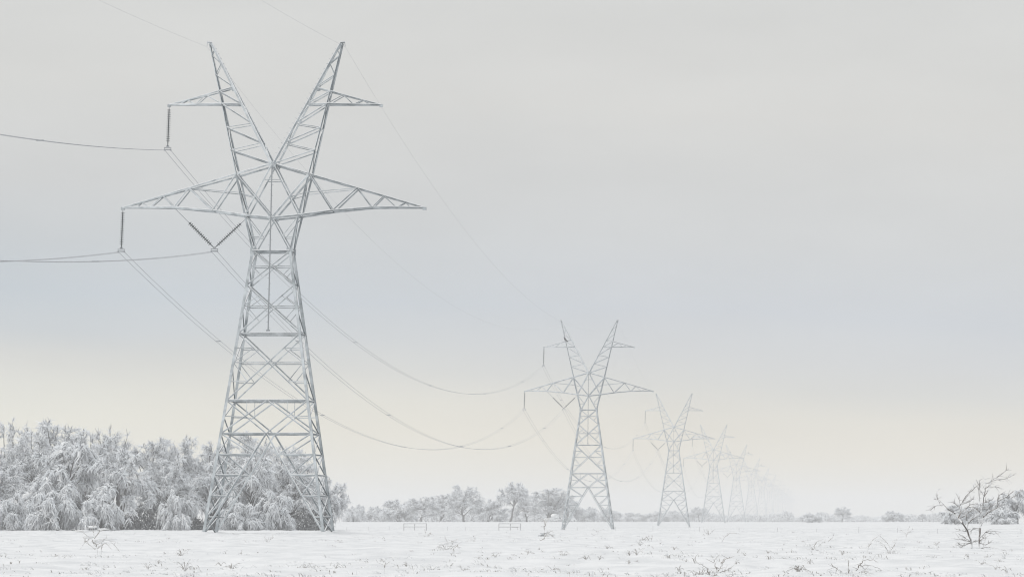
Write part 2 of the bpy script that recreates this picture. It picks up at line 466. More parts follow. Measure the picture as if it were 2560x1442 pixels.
for k in range(5):
    for key, lab in (('upper', 'dark straight insulator string hanging from the upper left arm of the %s pylon'),
                     ('lower', 'dark straight insulator string hanging from the lower left arm tip of the %s pylon'),
                     ('v', 'V-shaped pair of insulator strings under the lower left arm of the %s pylon')):
        loc = (TX, TY0+SPAN*k, TZ[k])
        if k == 0:
            t = thing('v_insulator' if key == 'v' else 'insulator_string', lab % ORD[0], 'insulator', loc, 0, 'insulator strings under the left arms')
            if key == 'v':
                disc_string(v_l, v_b+(-.1, 0, .05), 1.75).build('disc_string', [M_INS, M_YOKE], t)
                disc_string(v_r, v_b+(.1, 0, .05), .65).build('disc_string', [M_INS, M_YOKE], t)
                yoke(v_b).build('yoke', M_YOKE, t)
            else:
                a, b = (up_a, up_b) if key == 'upper' else (lo_a, lo_b)
                disc_string(a, b).build('disc_string', [M_INS, M_YOKE], t); yoke(b).build('yoke', M_YOKE, t)
            proto[key] = t
        else:
            c = copy_tree(proto[key]); c.location = loc; c['label'] = lab % ORD[k]

# ------------------------------------------------------------------ conductors
def span_pts(a, b, sag, n=60, t0=0., t1=1.):
    t = np.linspace(t0, t1, n)[:, None]
    p = a+(b-a)*t; p[:, 2] -= (4*sag*t*(1-t))[:, 0]
    return p
SN_LAB = ['from the nearest pylon to the left frame edge', 'between the nearest and the second pylon',
          'between the second and the third pylon', 'between the third and the fourth pylon', 'between the fourth and the fifth pylon']
for si, k in enumerate((-1, 0, 1, 2, 3)):
    za = TZ[0] if k < 0 else TZ[k]
    A0 = np.array([TX, TY0+SPAN*k, za]); B0 = np.array([TX, TY0+SPAN*(k+1), TZ[k+1]])
    for nm, off, lab in (('upper', up_b, 'upper twin power line '), ('lower', lo_b, 'outer lower twin power line '), ('v', v_b, 'inner twin power line on V strings ')):
        q = np.asarray(off)+(0, 0, -.33)
        sag = 12.0 if k >= 0 else 10.6
        t = thing('power_line', lab+SN_LAB[si], 'power line', tuple((B0 if k < 0 else A0)+q), 0, 'twin conductors of the line')
        org = np.array(t.location)
        for s in (-1, 1):
            m = MB(); P = span_pts(A0+q+(s*.25, 0, 0), B0+q+(s*.25, 0, 0), sag+s*.03)-org
            m.tubes(P, np.full(len(P), .019), 6); m.build('cable', M_CABLE, t)
        if k < 2:
            for f in (.12, .3, .5, .7, .88):
                p = span_pts(A0+q, B0+q, sag, 3, f, f)[0]-org
                m = MB(); m.box(p, (.27, 0, 0), (0, .06, 0), (0, 0, .04)); m.build('spacer', M_YOKE, t)
    for s in (-1, 1):
        q = nd(s*164, 108, 1, 0)+(s*.3, 0, -.33)
        m = MB(); P = span_pts(A0+q, B0+q, 9.5 if k >= 0 else 6.8); org = (B0 if k < 0 else A0)+q
        m.tubes(P-org, np.full(len(P), .0075), 5)
        o = m.build('earth_wire', M_CABLE, None, tuple(org))
        tag(o, 'thin earth wire from the '+('left' if s < 0 else 'right')+' horn '+SN_LAB[si], 'wire', 'earth wires on the horn tips')

# ------------------------------------------------------------------ trees
def unit(v): return v/(np.linalg.norm(v, axis=-1, keepdims=True)+1e-9)
def pick(P, t):       # points and tangents at parameter t (0..1) along polylines P[i]
    K = P.shape[1]; u = np.clip(t*(K-1), 0, K-1.001); i = u.astype(int); f = (u-i)[:, None]
    r = np.arange(len(P)); a, b = P[r, i], P[r, i+1]
    return a+(b-a)*f, unit(b-a)
def gen_tree(seed, H, Rad, nl=26, nb=9, ntw=24, droop=.5, base=.12, bl=.24, tl=.8, tr=.045, trunk_top=.5, arch=.16, fork=1, zlo=.2, load=.13, lf=.65):
    g = np.random.default_rng(seed)
    tk = MB(); cr = MB()
    stems = []
    for s in range(fork):
        K = 7; u = np.linspace(0, 1, K)
        lean = g.normal(0, .10, 2)*H*(1 if fork > 1 else .5)
        P = np.stack([lean[0]*u+np.cumsum(g.normal(0, .012, K))*H, lean[1]*u+np.cumsum(g.normal(0, .012, K))*H, -.3+u*(trunk_top*H+.3)], -1)
        P[0, :2] = g.normal(0, .03, 2)*H*(fork > 1); stems.append(P)
        tk.tubes(P, (.022-.012*u)*H*(1.15 if fork == 1 else .75)*np.array([1.25]+[1]*(K-1)), 8)
    S = np.array(stems)
    ids = g.integers(0, fork, nl); t0 = g.uniform(base/trunk_top, 1, nl)**.8
    p0, _ = pick(S[ids], t0)
    az = np.arange(nl)*2.39996+g.uniform(-.4, .4, nl)
    zt = zlo+(1-zlo)*g.uniform(0, 1, nl)**.75
    rr = np.sqrt(np.clip(1-((zt-.42)/.6)**2, 0, 1))*g.uniform(.65, 1.05, nl)*Rad
    tgt = np.stack([rr*np.cos(az), rr*np.sin(az), zt*H], -1)
    tgt[:, :2] += S[ids, -1, :2]*.6
    ctl = p0*.45+tgt*.55; ctl[:, 2] += arch*H*g.uniform(.5, 1.4, nl)*(1-.5*(zt-.3))
    u = np.linspace(0, 1, 8)[None, :, None]
    LP = (1-u)**2*p0[:, None]+2*u*(1-u)*ctl[:, None]+u**2*tgt[:, None]
    LP += np.cumsum(g.normal(0, .010*H, LP.shape), axis=1)*u
    LP[..., 2] = np.maximum(LP[..., 2], .1)
    lr = (.011-.009*np.linspace(0, 1, 8))[None]*H*g.uniform(.6, 1.2, nl)[:, None]
    tk.tubes(LP, np.maximum(lr, .03), 6)
    # branches
    n = nl*nb; ii = np.repeat(np.arange(nl), nb)
    p, tg = pick(LP[ii], g.uniform(.3, 1, n)**.8)
    out = unit(np.stack([p[:, 0], p[:, 1], np.zeros(n)], -1))
    d = unit(tg*.6+unit(g.normal(0, 1, (n, 3)))*.75+out*.3+np.array([0, 0, .25]))
    ln = bl*Rad*g.uniform(.5, 1.4, n)
    u = np.linspace(0, 1, 6)[None, :, None]
    BP = p[:, None]+d[:, None]*ln[:, None, None]*u
    BP[..., 2] -= droop*ln[:, None]*(u[..., 0]**2)*g.uniform(.4, 1.5, n)[:, None]
    BP += np.cumsum(g.normal(0, .03, BP.shape), axis=1)
    cr.tubes(BP, np.maximum((.06-.04*u[..., 0])*g.uniform(.7, 1.3, n)[:, None], .02), 4)
    # snow lying along the boughs
    sel = g.uniform(0, 1, n) < lf; Q = BP[sel].copy(); kq = len(Q); sr = load*g.uniform(.5, 1.5, kq)
    Q[..., 2] += sr[:, None]*.7
    prof = np.array([.15, .8, 1.1, .8, 1.0, .15])[None]*g.uniform(.7, 1.25, (kq, 6))
    cr.tubes(Q, sr[:, None]*prof, 6, 1)
    # twigs
    m = n*ntw; jj = np.repeat(np.arange(n), ntw)
    p, tg = pick(BP[jj], g.uniform(.1, 1, m))
    d = unit(tg*.7+unit(g.normal(0, 1, (m, 3)))*1.0+np.array([0, 0, .12]))
    ln = tl*g.uniform(.4, 1.3, m)
    u = np.linspace(0, 1, 4)[None, :, None]
    TP = p[:, None]+d[:, None]*ln[:, None, None]*u
    TP[..., 2] -= droop*.8*ln[:, None]*(u[..., 0]**2)*g.uniform(.2, 1.6, m)[:, None]
    rad = (tr*g.uniform(.6, 1.5, m))[:, None]*(1-.6*u[..., 0])
    TP[..., 2] = np.maximum(TP[..., 2], .03)
    cr.tubes(TP, rad, 3)
    return tk, cr
VAR = {}
def variant(name, seed, **k):
    tk, cr = gen_tree(seed, **k)
    a = tk.build('trunk', M_BARK); b = cr.build('crown', [M_TWIG, M_SNOWCAP])
    VAR[name] = (a.data, b.data, k['H'], k['Rad'])
    for o in (a, b): bpy.data.objects.remove(o)
variant('weep1', 11, load=.15, lf=.6, H=9., Rad=4.6, nl=20, nb=13, ntw=24, droop=.55, bl=.2, tl=.7, tr=.06, arch=.36, trunk_top=.55, fork=3, zlo=.16, base=.1)
variant('weep2', 12, load=.15, lf=.6, H=8., Rad=4.4, nl=18, nb=14, ntw=24, droop=.6, bl=.22, tl=.7, tr=.065, arch=.42, trunk_top=.5, fork=2, zlo=.2, base=.12)
variant('round1', 21, H=13., Rad=5.2, nl=34, nb=11, ntw=24, droop=.25, tl=.75, tr=.05, arch=.08, fork=2, zlo=.22)
variant('round2', 22, H=12., Rad=5.6, nl=34, nb=11, ntw=24, droop=.35, tl=.75, tr=.05, arch=.12, fork=1, zlo=.2)
variant('airy', 31, H=13., Rad=4.6, nl=26, nb=8, ntw=13, droop=.3, tl=.75, tr=.045, arch=.1, fork=3, zlo=.5, trunk_top=.42)
variant('upright', 41, H=12., Rad=3.0, nl=30, nb=7, ntw=12, droop=-.1, tl=.9, tr=.035, arch=-.05, fork=4, zlo=.45)
variant('bush', 51, load=.09, lf=.6, H=3.6, Rad=2.6, nl=26, nb=8, ntw=22, droop=.9, tl=.55, tr=.05, arch=.3, fork=5, zlo=.1, base=.03, bl=.3, trunk_top=.5)
variant('oak', 61, H=10., Rad=5.4, nl=32, nb=9, ntw=24, droop=.35, tl=1.0, tr=.08, arch=.1, fork=1, zlo=.24, base=.2)
variant('lollipop', 62, H=11., Rad=4.4, nl=26, nb=9, ntw=22, droop=.3, tl=1.0, tr=.08, arch=.06, fork=1, zlo=.48, base=.35, trunk_top=.6)
variant('wide', 63, H=8., Rad=5.6, nl=34, nb=9, ntw=22, droop=.5, tl=1.0, tr=.09, arch=.2, fork=3, zlo=.08, base=.06)

def put_tree(var, px, top, D, wpx, label, group, rz, name='frosted_tree', cat='tree', sink=0.0):
    """tree whose crown tops out at photo row `top` when seen from the camera; wpx = crown width"""
    tm, cm, H, Rad = VAR[var]
    X = (px-PX0)/F*D*1.0055
    z = float(gz0(X, D))-sink
    h = at(px, top, D)[2]-z
    sz = h/(H*1.0); sx = wpx/F*D*1.0055/(2*Rad*1.12)
    t = thing(name, label, cat, (X, D, z), rz, group, (sx, sx, sz))
    link('trunk', tm, t); link('crown', cm, t)
    return t
WOOD = 'frosted trees of the wood on the left'
LT = [  # back rows
 ('airy', 48, 1062, 600, 150, 'airy round-topped frosted tree at the left edge, highest in that corner', .3),
 ('round1', 180, 1060, 590, 230, 'tallest dense frosted tree of the wood, with a spiky top', 1.1),
 ('upright', 285, 1078, 585, 130, 'frosted tree with bare upright twigs, behind the tallest dense tree', 2.0),
 ('round2', 105, 1092, 560, 210, 'dense frosted tree between the airy tree and the tallest dense one', 2.9),
 ('round2', 255, 1086, 560, 210, 'rounded frosted tree just below the bare upright twigs', .5),
 ('round1', 385, 1103, 580, 190, 'rounded frosted tree in the dip of the wood\'s skyline', 4.0),
 ('round2', 470, 1102, 590, 180, 'frosted tree with a ragged top left of the tallest pylon', 5.1),
 ('round1', 560, 1112, 600, 180, 'frosted tree behind the left leg of the tallest pylon', 3.1),
 ('round2', 645, 1090, 585, 190, 'high frosted tree framed between the legs of the tallest pylon', 1.7),
 ('round1', 740, 1122, 600, 170, 'frosted tree behind the right leg of the tallest pylon', 0.2),
 ('round2', 832, 1196, 640, 118, 'pale hazy frosted tree at the right end of the wood', 2.2),
 ('round2', 20, 1128, 560, 170, 'dense frosted tree at the left edge, below the airy crown', 3.3),
 # front rows
 ('round2', 20, 1160, 520, 200, 'wide low-boughed frosted tree cut by the left edge', .4),
 ('weep2', 190, 1118, 515, 230, 'broad weeping frosted tree with dark hollows below it', 1.9),
 ('weep1', 320, 1135, 505, 210, 'weeping snow-laden tree with bright arching boughs left of the pylon', 3.0),
 ('round2', 435, 1148, 512, 190, 'rounded snow-laden tree beside the arching boughs', 4.4),
 ('weep1', 540, 1160, 520, 170, 'weeping frosted tree directly behind the pylon\'s left foot', 5.3),
 ('weep2', 650, 1150, 515, 180, 'weeping snow-laden tree in the middle of the pylon\'s legs', 0.9),
 ('round1', 750, 1160, 525, 160, 'dense grey frosted tree behind the pylon\'s right leg', 2.6),
 ('weep2', 815, 1215, 545, 100, 'small weeping frosted tree just right of the pylon\'s right foot', 3.7)]
for v, px, top, D, w, lab, rz in LT: put_tree(v, px, top, D, w, lab, WOOD, rz)
for px, top, D, w, lab, rz in (
 (55, 1240, 496, 110, 'low snow-covered bush at the foot of the wood near the left edge', .2),
 (165, 1225, 492, 130, 'spreading snow-covered bush under the broad weeping tree', 1.4),
 (270, 1245, 490, 110, 'snow-covered bush with spiky twigs under the arching boughs', 2.2),
 (455, 1235, 490, 90, 'bright snow-heaped bush left of the pylon\'s left foot', 3.3),
 (610, 1255, 492, 100, 'low snow-heaped bush just right of the pylon\'s left foot', 4.1),
 (700, 1235, 495, 110, 'round snow-covered bush in the middle of the pylon\'s legs', 5.2)):
    put_tree('bush', px, top, D, w, lab, 'snowy bushes at the foot of the wood', rz, 'snowy_bush', 'bush')
def shade_twigs():  # near-black twigs added to put shade into the hollows under the crowns
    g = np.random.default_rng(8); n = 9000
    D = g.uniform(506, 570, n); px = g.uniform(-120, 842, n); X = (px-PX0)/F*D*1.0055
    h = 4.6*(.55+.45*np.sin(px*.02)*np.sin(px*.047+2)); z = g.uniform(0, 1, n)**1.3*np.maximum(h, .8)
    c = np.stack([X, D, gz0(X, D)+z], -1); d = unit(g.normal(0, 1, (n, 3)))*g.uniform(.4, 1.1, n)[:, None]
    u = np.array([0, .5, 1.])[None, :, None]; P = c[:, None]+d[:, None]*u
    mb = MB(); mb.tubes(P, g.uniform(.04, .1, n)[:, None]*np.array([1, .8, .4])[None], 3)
    o = mb.build('shade_twigs', M_DARK); tag(o, None, None, kind='stuff')
shade_twigs()
MID = 'hazy trees across the far side of the field'
for v, px, top, D, w, lab, rz in (
 ('bush', 897, 1276, 1015, 40, 'small dark-hearted bush standing alone right of the wood', 1.),
 ('wide', 905, 1262, 1120, 60, 'low pale tree behind the small dark-hearted bush', .3),
 ('wide', 955, 1266, 1150, 80, 'very pale low tree in the gap right of the wood', 1.3),
 ('wide', 1010, 1250, 1080, 120, 'low hazy tree left of the left fence frame', 2.1),
 ('round2', 1060, 1244, 1060, 115, 'hazy spreading tree above the left fence frame', 3.4),
 ('round1', 1108, 1236, 1090, 115, 'pale domed tree left of the dark-trunked one', 4.),
 ('round2', 1170, 1215, 1040, 118, 'rounded hazy tree with a thick dark trunk', .8),
 ('wide', 1228, 1250, 1080, 110, 'low hazy tree between the dark-trunked and the slender tree', 5.),
 ('lollipop', 1283, 1208, 1030, 92, 'slender tall tree with a clear thin trunk and round head', 2.5),
 ('round2', 1325, 1236, 1070, 100, 'hazy bushy tree just right of the slender tree', 1.2),
 ('round1', 1372, 1222, 1050, 140, 'broad dark hazy tree left of the second pylon', 3.8),
 ('round2', 1425, 1240, 1080, 105, 'hazy tree behind the left foot of the second pylon', 4.6),
 ('wide', 1475, 1268, 1120, 70, 'low hazy tree between the feet of the second pylon', .1),
 ('wide', 1530, 1272, 1500, 70, 'low pale tree behind the right foot of the second pylon', 2.0),
 ('wide', 1590, 1280, 1950, 70, 'flat low tree left of the third pylon', 3.0),
 ('wide', 1640, 1278, 1950, 60, 'flat low tree behind the left foot of the third pylon', 5.),
 ('wide', 1690, 1276, 1950, 60, 'pale tree between the feet of the third pylon', 1.),
 ('oak', 1752, 1268, 1900, 62, 'rounded bluish tree left of the fourth pylon', .4),
 ('bush', 1716, 1284, 1800, 26, 'tiny dark bush beside the right foot of the third pylon', 1.4),
 ('wide', 2030, 1284, 1520, 66, 'low dark bush-like tree at the left of the right-hand field edge', 2.3),
 ('round2', 2103, 1267, 1500, 56, 'squarish pale tree standing above the low treeline on the right', 3.2),
 ('wide', 2232, 1277, 1450, 64, 'domed pale tree with a dark base right of the squarish one', 1.6),
 ('oak', 2304, 1284, 1700, 30, 'small faint round tree left of the bare mesquite', .9)):
    put_tree(v, px, top, D*1.28 if px < 2000 and D < 1200 else D*1.15, w, lab, MID, rz)
for v, px, top, D, w, lab, rz in (
 ('wide', 2400, 1262, 700, 110, 'dark frosted thicket tree behind the left boughs of the bare mesquite', 2.),
 ('wide', 2475, 1250, 690, 120, 'frosted thicket tree behind the right boughs of the bare mesquite', 4.),
 ('weep2', 2540, 1228, 680, 130, 'tallest frosted thicket tree at the right edge', 1.),
 ('bush', 2385, 1278, 660, 60, 'low frosted bush at the left end of the right-hand thicket', .6),
 ('bush', 2500, 1272, 655, 90, 'low frosted bush in front of the thicket at the right edge', 3.)):
    put_tree(v, px, top, D, w, lab, 'frosted thicket behind the mesquite', rz)
for px, top, D, w, lab, rz in ((1372, 1330, 300, 30, 'low frosted brush at the foot of the snow-capped sapling', 1.1),):
    put_tree('bush', px, top, D, w, lab, None, rz, 'frosted_brush', 'bush')
# far wood on the horizon: one mass
def far_wood():
    g = np.random.default_rng(77); mb = MB()
    def clump(X, D, h, w):
        z = float(gz0(X, D)); n = 640
        th = g.uniform(0, 2*math.pi, n); ph = g.uniform(0, 1, n)**.6
        r = g.uniform(.2, 1, n)**.5
        c = np.stack([X+w*r*np.cos(th)*np.sqrt(1-ph*ph*.9), D+w*r*np.sin(th)*np.sqrt(1-ph*ph*.9), z+h*ph*g.uniform(.6, 1.05, n)], -1)
        d = unit(g.normal(0, 1, (n, 3)))*g.uniform(.5, 1.3, n)[:, None]
        u = np.array([0, .5, 1.])[None, :, None]
        P = c[:, None]+d[:, None]*u; P[..., 2] = np.maximum(P[..., 2]-.4*u[..., 0]**2, z-.1)
        mb.tubes(P, g.uniform(.18, .34, n)[:, None]*np.array([1, .8, .4])[None], 3)
    for px0, px1, D, t in ((1540, 1980, 2600, 1284), (2010, 2360, 2500, 1287), (880, 1540, 2000, 1278), (1540, 2000, 3600, 1290)):
        px = px0
        while px < px1:
            top = t+4*math.sin(px*.021)+3*math.sin(px*.063+1)+g.uniform(-3, 3)
            Dd = D+g.uniform(-120, 120); X = (px-PX0)/F*Dd
            h = max(2.5, at(px, top, Dd)[2]-float(gz0(X, Dd)))
            clump(X, Dd, h, g.uniform(3.5, 6)); px += g.uniform(10, 17)
    o = mb.build('far_woods', M_TWIG); tag(o, None, None, kind='stuff')
far_wood()

# ------------------------------------------------------------------ bare mesquite
def jitter_line(P, g, sub=3, amp=.03):
    P = np.asarray(P, float); out = []
    for a, b in zip(P[:-1], P[1:]):
        for k in range(sub): out.append(a+(b-a)*k/sub)
    out.append(P[-1]); out = np.array(out)
    out[1:-1] += g.normal(0, amp, out[1:-1].shape)*[1, 1, .8]
    return out
def mesquite():
    g = np.random.default_rng(5)
    base = ground_at(2425, 1369); D0 = base[1]
    Z = lambda q: (1960+q[0]/4.2667, 1120+q[1]/4.2667)
    A = [(2008, 1095), (1998, 990), (1972, 920), (1950, 865), (1900, 790), (1860, 740), (1830, 697), (1780, 670), (1740, 640), (1700, 590), (1640, 547), (1600, 540)]
    B = [(2085, 1060), (2084, 940), (2090, 850), (2110, 800), (2120, 740), (2160, 700), (2220, 660), (2280, 630), (2350, 580), (2440, 520), (2545, 448)]
    big = [(A, .040, 0), (B, .036, .25),
     ([(1950, 865), (1965, 800), (2000, 760), (2050, 730), (2100, 680), (2120, 600), (2130, 520), (2165, 470), (2198, 400), (2200, 350), (2270, 310), (2395, 218)], .024, .2),
     ([(1860, 740), (1886, 690), (1882, 650), (1882, 605), (1910, 560), (1960, 490), (2000, 440), (2050, 345)], .021, -.3)]
    small = [[(1640, 547), (1634, 500), (1646, 430)], [(1700, 600), (1620, 612), (1562, 655), (1518, 660)], [(1885, 610), (1870, 550), (1838, 485)],
     [(1905, 595), (1990, 560), (2022, 538)], [(1930, 540), (2000, 455), (2092, 368)], [(2132, 520), (2150, 430), (2200, 392)], [(2200, 362), (2150, 372), (2143, 328)],
     [(2205, 352), (2290, 330), (2380, 320), (2445, 285)], [(2280, 630), (2280, 560), (2292, 510), (2362, 455)], [(2285, 565), (2380, 512), (2448, 460)],
     [(2110, 680), (2090, 560), (2074, 425)], [(2128, 580), (2180, 570), (2225, 545)], [(2130, 505), (2090, 440), (2080, 340)], [(2200, 420), (2260, 405)],
     [(2085, 960), (2160, 885), (2262, 880)], [(2150, 890), (2240, 918)], [(1960, 890), (1900, 880), (1815, 852)], [(1995, 1000), (1900, 972), (1828, 968)],
     [(2000, 1000), (1940, 960), (1868, 915)], [(2082, 990), (2120, 962), (2150, 965)], [(2090, 860), (2030, 850), (1990, 885)], [(2080, 1075), (2150, 1052), (2225, 1062)],
     [(1992, 1005), (1930, 1012), (1868, 1082)], [(1885, 640), (1830, 590), (1790, 575)], [(1885, 690), (1940, 640), (1990, 600), (2070, 585)], [(1780, 670), (1760, 690), (1770, 720)],
     [(1870, 750), (1930, 720), (1945, 660)], [(2100, 690), (2050, 640), (1975, 625)], [(1950, 770), (1945, 700)], [(2120, 640), (2180, 640), (2230, 600)], [(2000, 1010), (2040, 985), (2085, 1000)],
     [(1955, 690), (2000, 660), (2060, 650)], [(1990, 1010), (1900, 1040), (1840, 1010)], [(2090, 1010), (2150, 1030), (2200, 1000)]]
    t = thing('mesquite_tree', 'bare dark forked mesquite with snow along its windswept branches, alone in the field', 'tree', (base[0], D0, base[2]))
    org = np.array(t.location)
    def world(line, dy):
        n = len(line); return np.array([at(*Z(q), D0+dy*min(1, i/3.)+.5*math.sin(i*1.3+dy*9)*min(1, i/4.)) for i, q in enumerate(line)])-org
    tk = MB(); cr = MB(); segs = []
    for L, r, dy in big:
        P = jitter_line(world(L, dy), g, 3, .008); n = len(P)
        tk.tubes(P, r*(1-.8*np.linspace(0, 1, n)**.8)+.006, 6); segs.append(P)
    tk.build('trunk', M_MESQ, t)
    for i, L in enumerate(small):
        P = jitter_line(world(L, g.uniform(-.5, .5)), g, 4, .008); n = len(P)
        cr.tubes(P, .014*(1-.7*np.linspace(0, 1, n))+.0035, 5); segs.append(P)
    # twigs
    for P in segs:
        for k in range(len(P)):
            f = g.uniform(.15, 1)*(len(P)-1.01); i = int(f); p = P[i]+(P[i+1]-P[i])*(f-i)
            if p[2] < .15 and g.uniform() < .5: continue
            d = unit(unit(P[i+1]-P[i])*.7+unit(g.normal(0, 1, 3))*.9+[.25, 0, .15]); l = g.uniform(.1, .38)
            q = np.array([p, p+d*l*.5+[0, 0, .01], p+d*l+[0, 0, -.05*l]])
            cr.tubes(q, [.009, .007, .003], 4)
    cr.build('branches', M_MESQ, t)
mesquite()

# ------------------------------------------------------------------ weeds, shrubs and grass in the field
def weed_mesh(seed, h, w, n, arch=.5, r=.012, side=3, snow=0.):
    """arching stems from one root; local metres"""
    g = np.random.default_rng(seed); m = MB()
    for i in range(n):
        az = g.uniform(0, 2*math.pi); rr = w*g.uniform(.3, 1); hh = h*g.uniform(.45, 1.)
        u = np.linspace(0, 1, 7)
        z = hh*np.where(arch > 0, np.sin(u*math.pi*(.5+.45*arch*g.uniform(.3, 1.2))), u)
        P = np.stack([np.cos(az)*rr*u**1.2, np.sin(az)*rr*u**1.2, z], -1)+np.cumsum(g.normal(0, .012*h, (7, 3)), 0)*[1, 1, .5]
        P[:, 2] = np.maximum(P[:, 2], 0)
        P[0, 2] = -.08
        m.tubes(P, r*g.uniform(.7, 1.3)*(1-.55*u), 5)
        for k in range(side):
            j = g.integers(2, 6); d = unit(g.normal(0, 1, 3)+[np.cos(az)*.6, np.sin(az)*.6, .2]); l = h*g.uniform(.12, .35)
            m.tubes([P[j], P[j]+d*l*.5, P[j]+d*l+[0, 0, -.15*l]], [r*.6, r*.5, r*.25], 4)
        if snow:
            for k in range(3):
                j = g.integers(2, 6); a, b = P[j], P[j+1 if j < 6 else j-1]
                m.tubes([a+[0, 0, r], (a+b)/2+[0, 0, r+.02], b+[0, 0, r]], [r*1.2, snow*g.uniform(.6, 1.3), r*1.2], 6, 1)
    return m
def line_plant(name, label, cat, base_px, lines, rad, grp, seed, snow=()):
    g = np.random.default_rng(seed)
    b = ground_at(*base_px); D = b[1]
    t = thing(name, label, cat, tuple(b), 0, grp)
    m = MB()
    for L in lines:
        P = np.array([at(x, y, D+g.uniform(-.2, .2)) for x, y in L])-b; P = jitter_line(P, g, 4, .012)
        if L[0][1] >= base_px[1]-3: P[0, 2] = -.1
        m.tubes(P, rad*(1-.6*np.linspace(0, 1, len(P))), 5)
        for k in range(5):
            j = g.integers(1, len(P)-1); d = unit(g.normal(0, 1, 3)+[0, 0, .4]); l = g.uniform(.06, .2)
            m.tubes([P[j], P[j]+d*l*.6, P[j]+d*l], [rad*.5, rad*.4, rad*.2], 4)
    m.build('stems', M_WEED, t)
    for x, y, w, h in snow:
        m = MB(); p = at(x, y, D)-b; a = w/F*D; c = h/F*D
        xs = np.array([-1, -.75, -.3, .25, .7, 1.])
        P = np.stack([p[0]+xs*a, p[1]+0*xs, p[2]+.12*c*np.sin(xs*4)], -1)
        m.tubes(P, c*np.array([.15, .75, 1, .95, .7, .12]), 8)
        m.build('snow_clump', M_SNOWCAP, t, smooth=True)
    return t
W_ = 'dead weeds sticking out of the snow'
line_plant('snowy_shrub', 'snow-bent drooping shrub in front of the wood on the left', 'shrub', (240, 1384),
 [[(245, 1384), (240, 1350), (233, 1330), (228, 1318), (240, 1312)], [(240, 1365), (222, 1340), (205, 1328), (180, 1322)], [(243, 1360), (265, 1345), (285, 1360), (300, 1378)],
  [(240, 1360), (225, 1345), (212, 1355), (200, 1372)], [(252, 1384), (255, 1362), (250, 1350)], [(236, 1345), (250, 1325), (275, 1322)], [(238, 1372), (225, 1362), (214, 1352), (208, 1342)],
  [(244, 1370), (262, 1356), (280, 1372)]], .016, None, 3, ((205, 1327, 22, 3.5), (270, 1347, 24, 3.5), (232, 1316, 12, 3), (222, 1342, 14, 4), (246, 1352, 14, 4.5), (258, 1322, 14, 2.5)))
line_plant('dead_shrub', 'spreading snow-dusted shrub with a leaning stick, between the two fence frames', 'shrub', (1118, 1376),
 [[(1118, 1376), (1105, 1360), (1092, 1366)], [(1118, 1374), (1122, 1355), (1140, 1350)], [(1116, 1374), (1100, 1366), (1090, 1370)], [(1120, 1374), (1140, 1362), (1150, 1372)], [(1112, 1374), (1116, 1350), (1112, 1338)],
  [(1120, 1372), (1132, 1360), (1128, 1350)]], .014, None, 4, ((1108, 1358, 12, 3), (1132, 1354, 12, 3)))
line_plant('dead_stick', 'dark stick leaning right out of the snow beside the spreading shrub', 'stick', (1124, 1395),
 [[(1124, 1396), (1130, 1382), (1136, 1370), (1145, 1360), (1156, 1351)]], .016, None, 6)
line_plant('snow_capped_sapling', 'small crooked sapling wearing a fat cap of snow, right of the right fence frame', 'sapling', (1360, 1350),
 [[(1360, 1350), (1362, 1335), (1361, 1318), (1366, 1304), (1374, 1292)], [(1361, 1316), (1354, 1315)], [(1362, 1340), (1375, 1334), (1388, 1345)], [(1361, 1344), (1350, 1352)], [(1366, 1304), (1356, 1297), (1354, 1305)],
  [(1362, 1338), (1378, 1325), (1384, 1330)]], .03, None, 7, ((1386, 1288, 9, 5), (1370, 1297, 12, 2.5), (1378, 1336, 12, 3)))
line_plant('dead_weed', 'low arching weed right of the second pylon\'s right foot', 'weed', (1492, 1338),
 [[(1492, 1338), (1493, 1328), (1482, 1322)], [(1492, 1336), (1496, 1326), (1510, 1322)], [(1490, 1338), (1482, 1336), (1478, 1332)]], .018, W_, 8)
line_plant('dead_weed', 'dark spiky weed tuft below the third pylon\'s left foot', 'weed', (1620, 1350),
 [[(1622, 1350), (1618, 1342), (1612, 1346)], [(1624, 1350), (1622, 1338)], [(1628, 1350), (1630, 1336)], [(1618, 1350), (1606, 1346), (1600, 1350)]], .022, W_, 9)
line_plant('dead_weed', 'upright spiky weed below the third and fourth pylons', 'weed', (1772, 1338),
 [[(1772, 1340), (1771, 1325), (1770, 1314)], [(1772, 1338), (1762, 1328), (1758, 1320)], [(1772, 1338), (1780, 1328), (1788, 1322)], [(1770, 1338), (1758, 1336), (1750, 1342)], [(1773, 1338), (1784, 1340), (1790, 1348)], [(1772, 1335), (1766, 1322)]], .018, W_, 10)
line_plant('dead_weed', 'long bent twig arching to the right below the fourth pylon', 'weed', (1800, 1362),
 [[(1799, 1362), (1806, 1350), (1814, 1340), (1824, 1332), (1842, 1333), (1842, 1322)], [(1800, 1362), (1788, 1372), (1778, 1365)], [(1798, 1372), (1786, 1366), (1780, 1362)]], .016, W_, 11)
line_plant('dead_shrub', 'forked thorny shrub rising from the bottom edge below the fourth pylon', 'shrub', (1793, 1441),
 [[(1793, 1442), (1792, 1425), (1788, 1412), (1784, 1396)], [(1775, 1436), (1768, 1420), (1755, 1410), (1738, 1404), (1730, 1394)], [(1806, 1409), (1812, 1398), (1824, 1391)], [(1794, 1430), (1800, 1416), (1806, 1408)], [(1790, 1436), (1778, 1440)], [(1800, 1430), (1812, 1426), (1822, 1424)]], .013, None, 12)
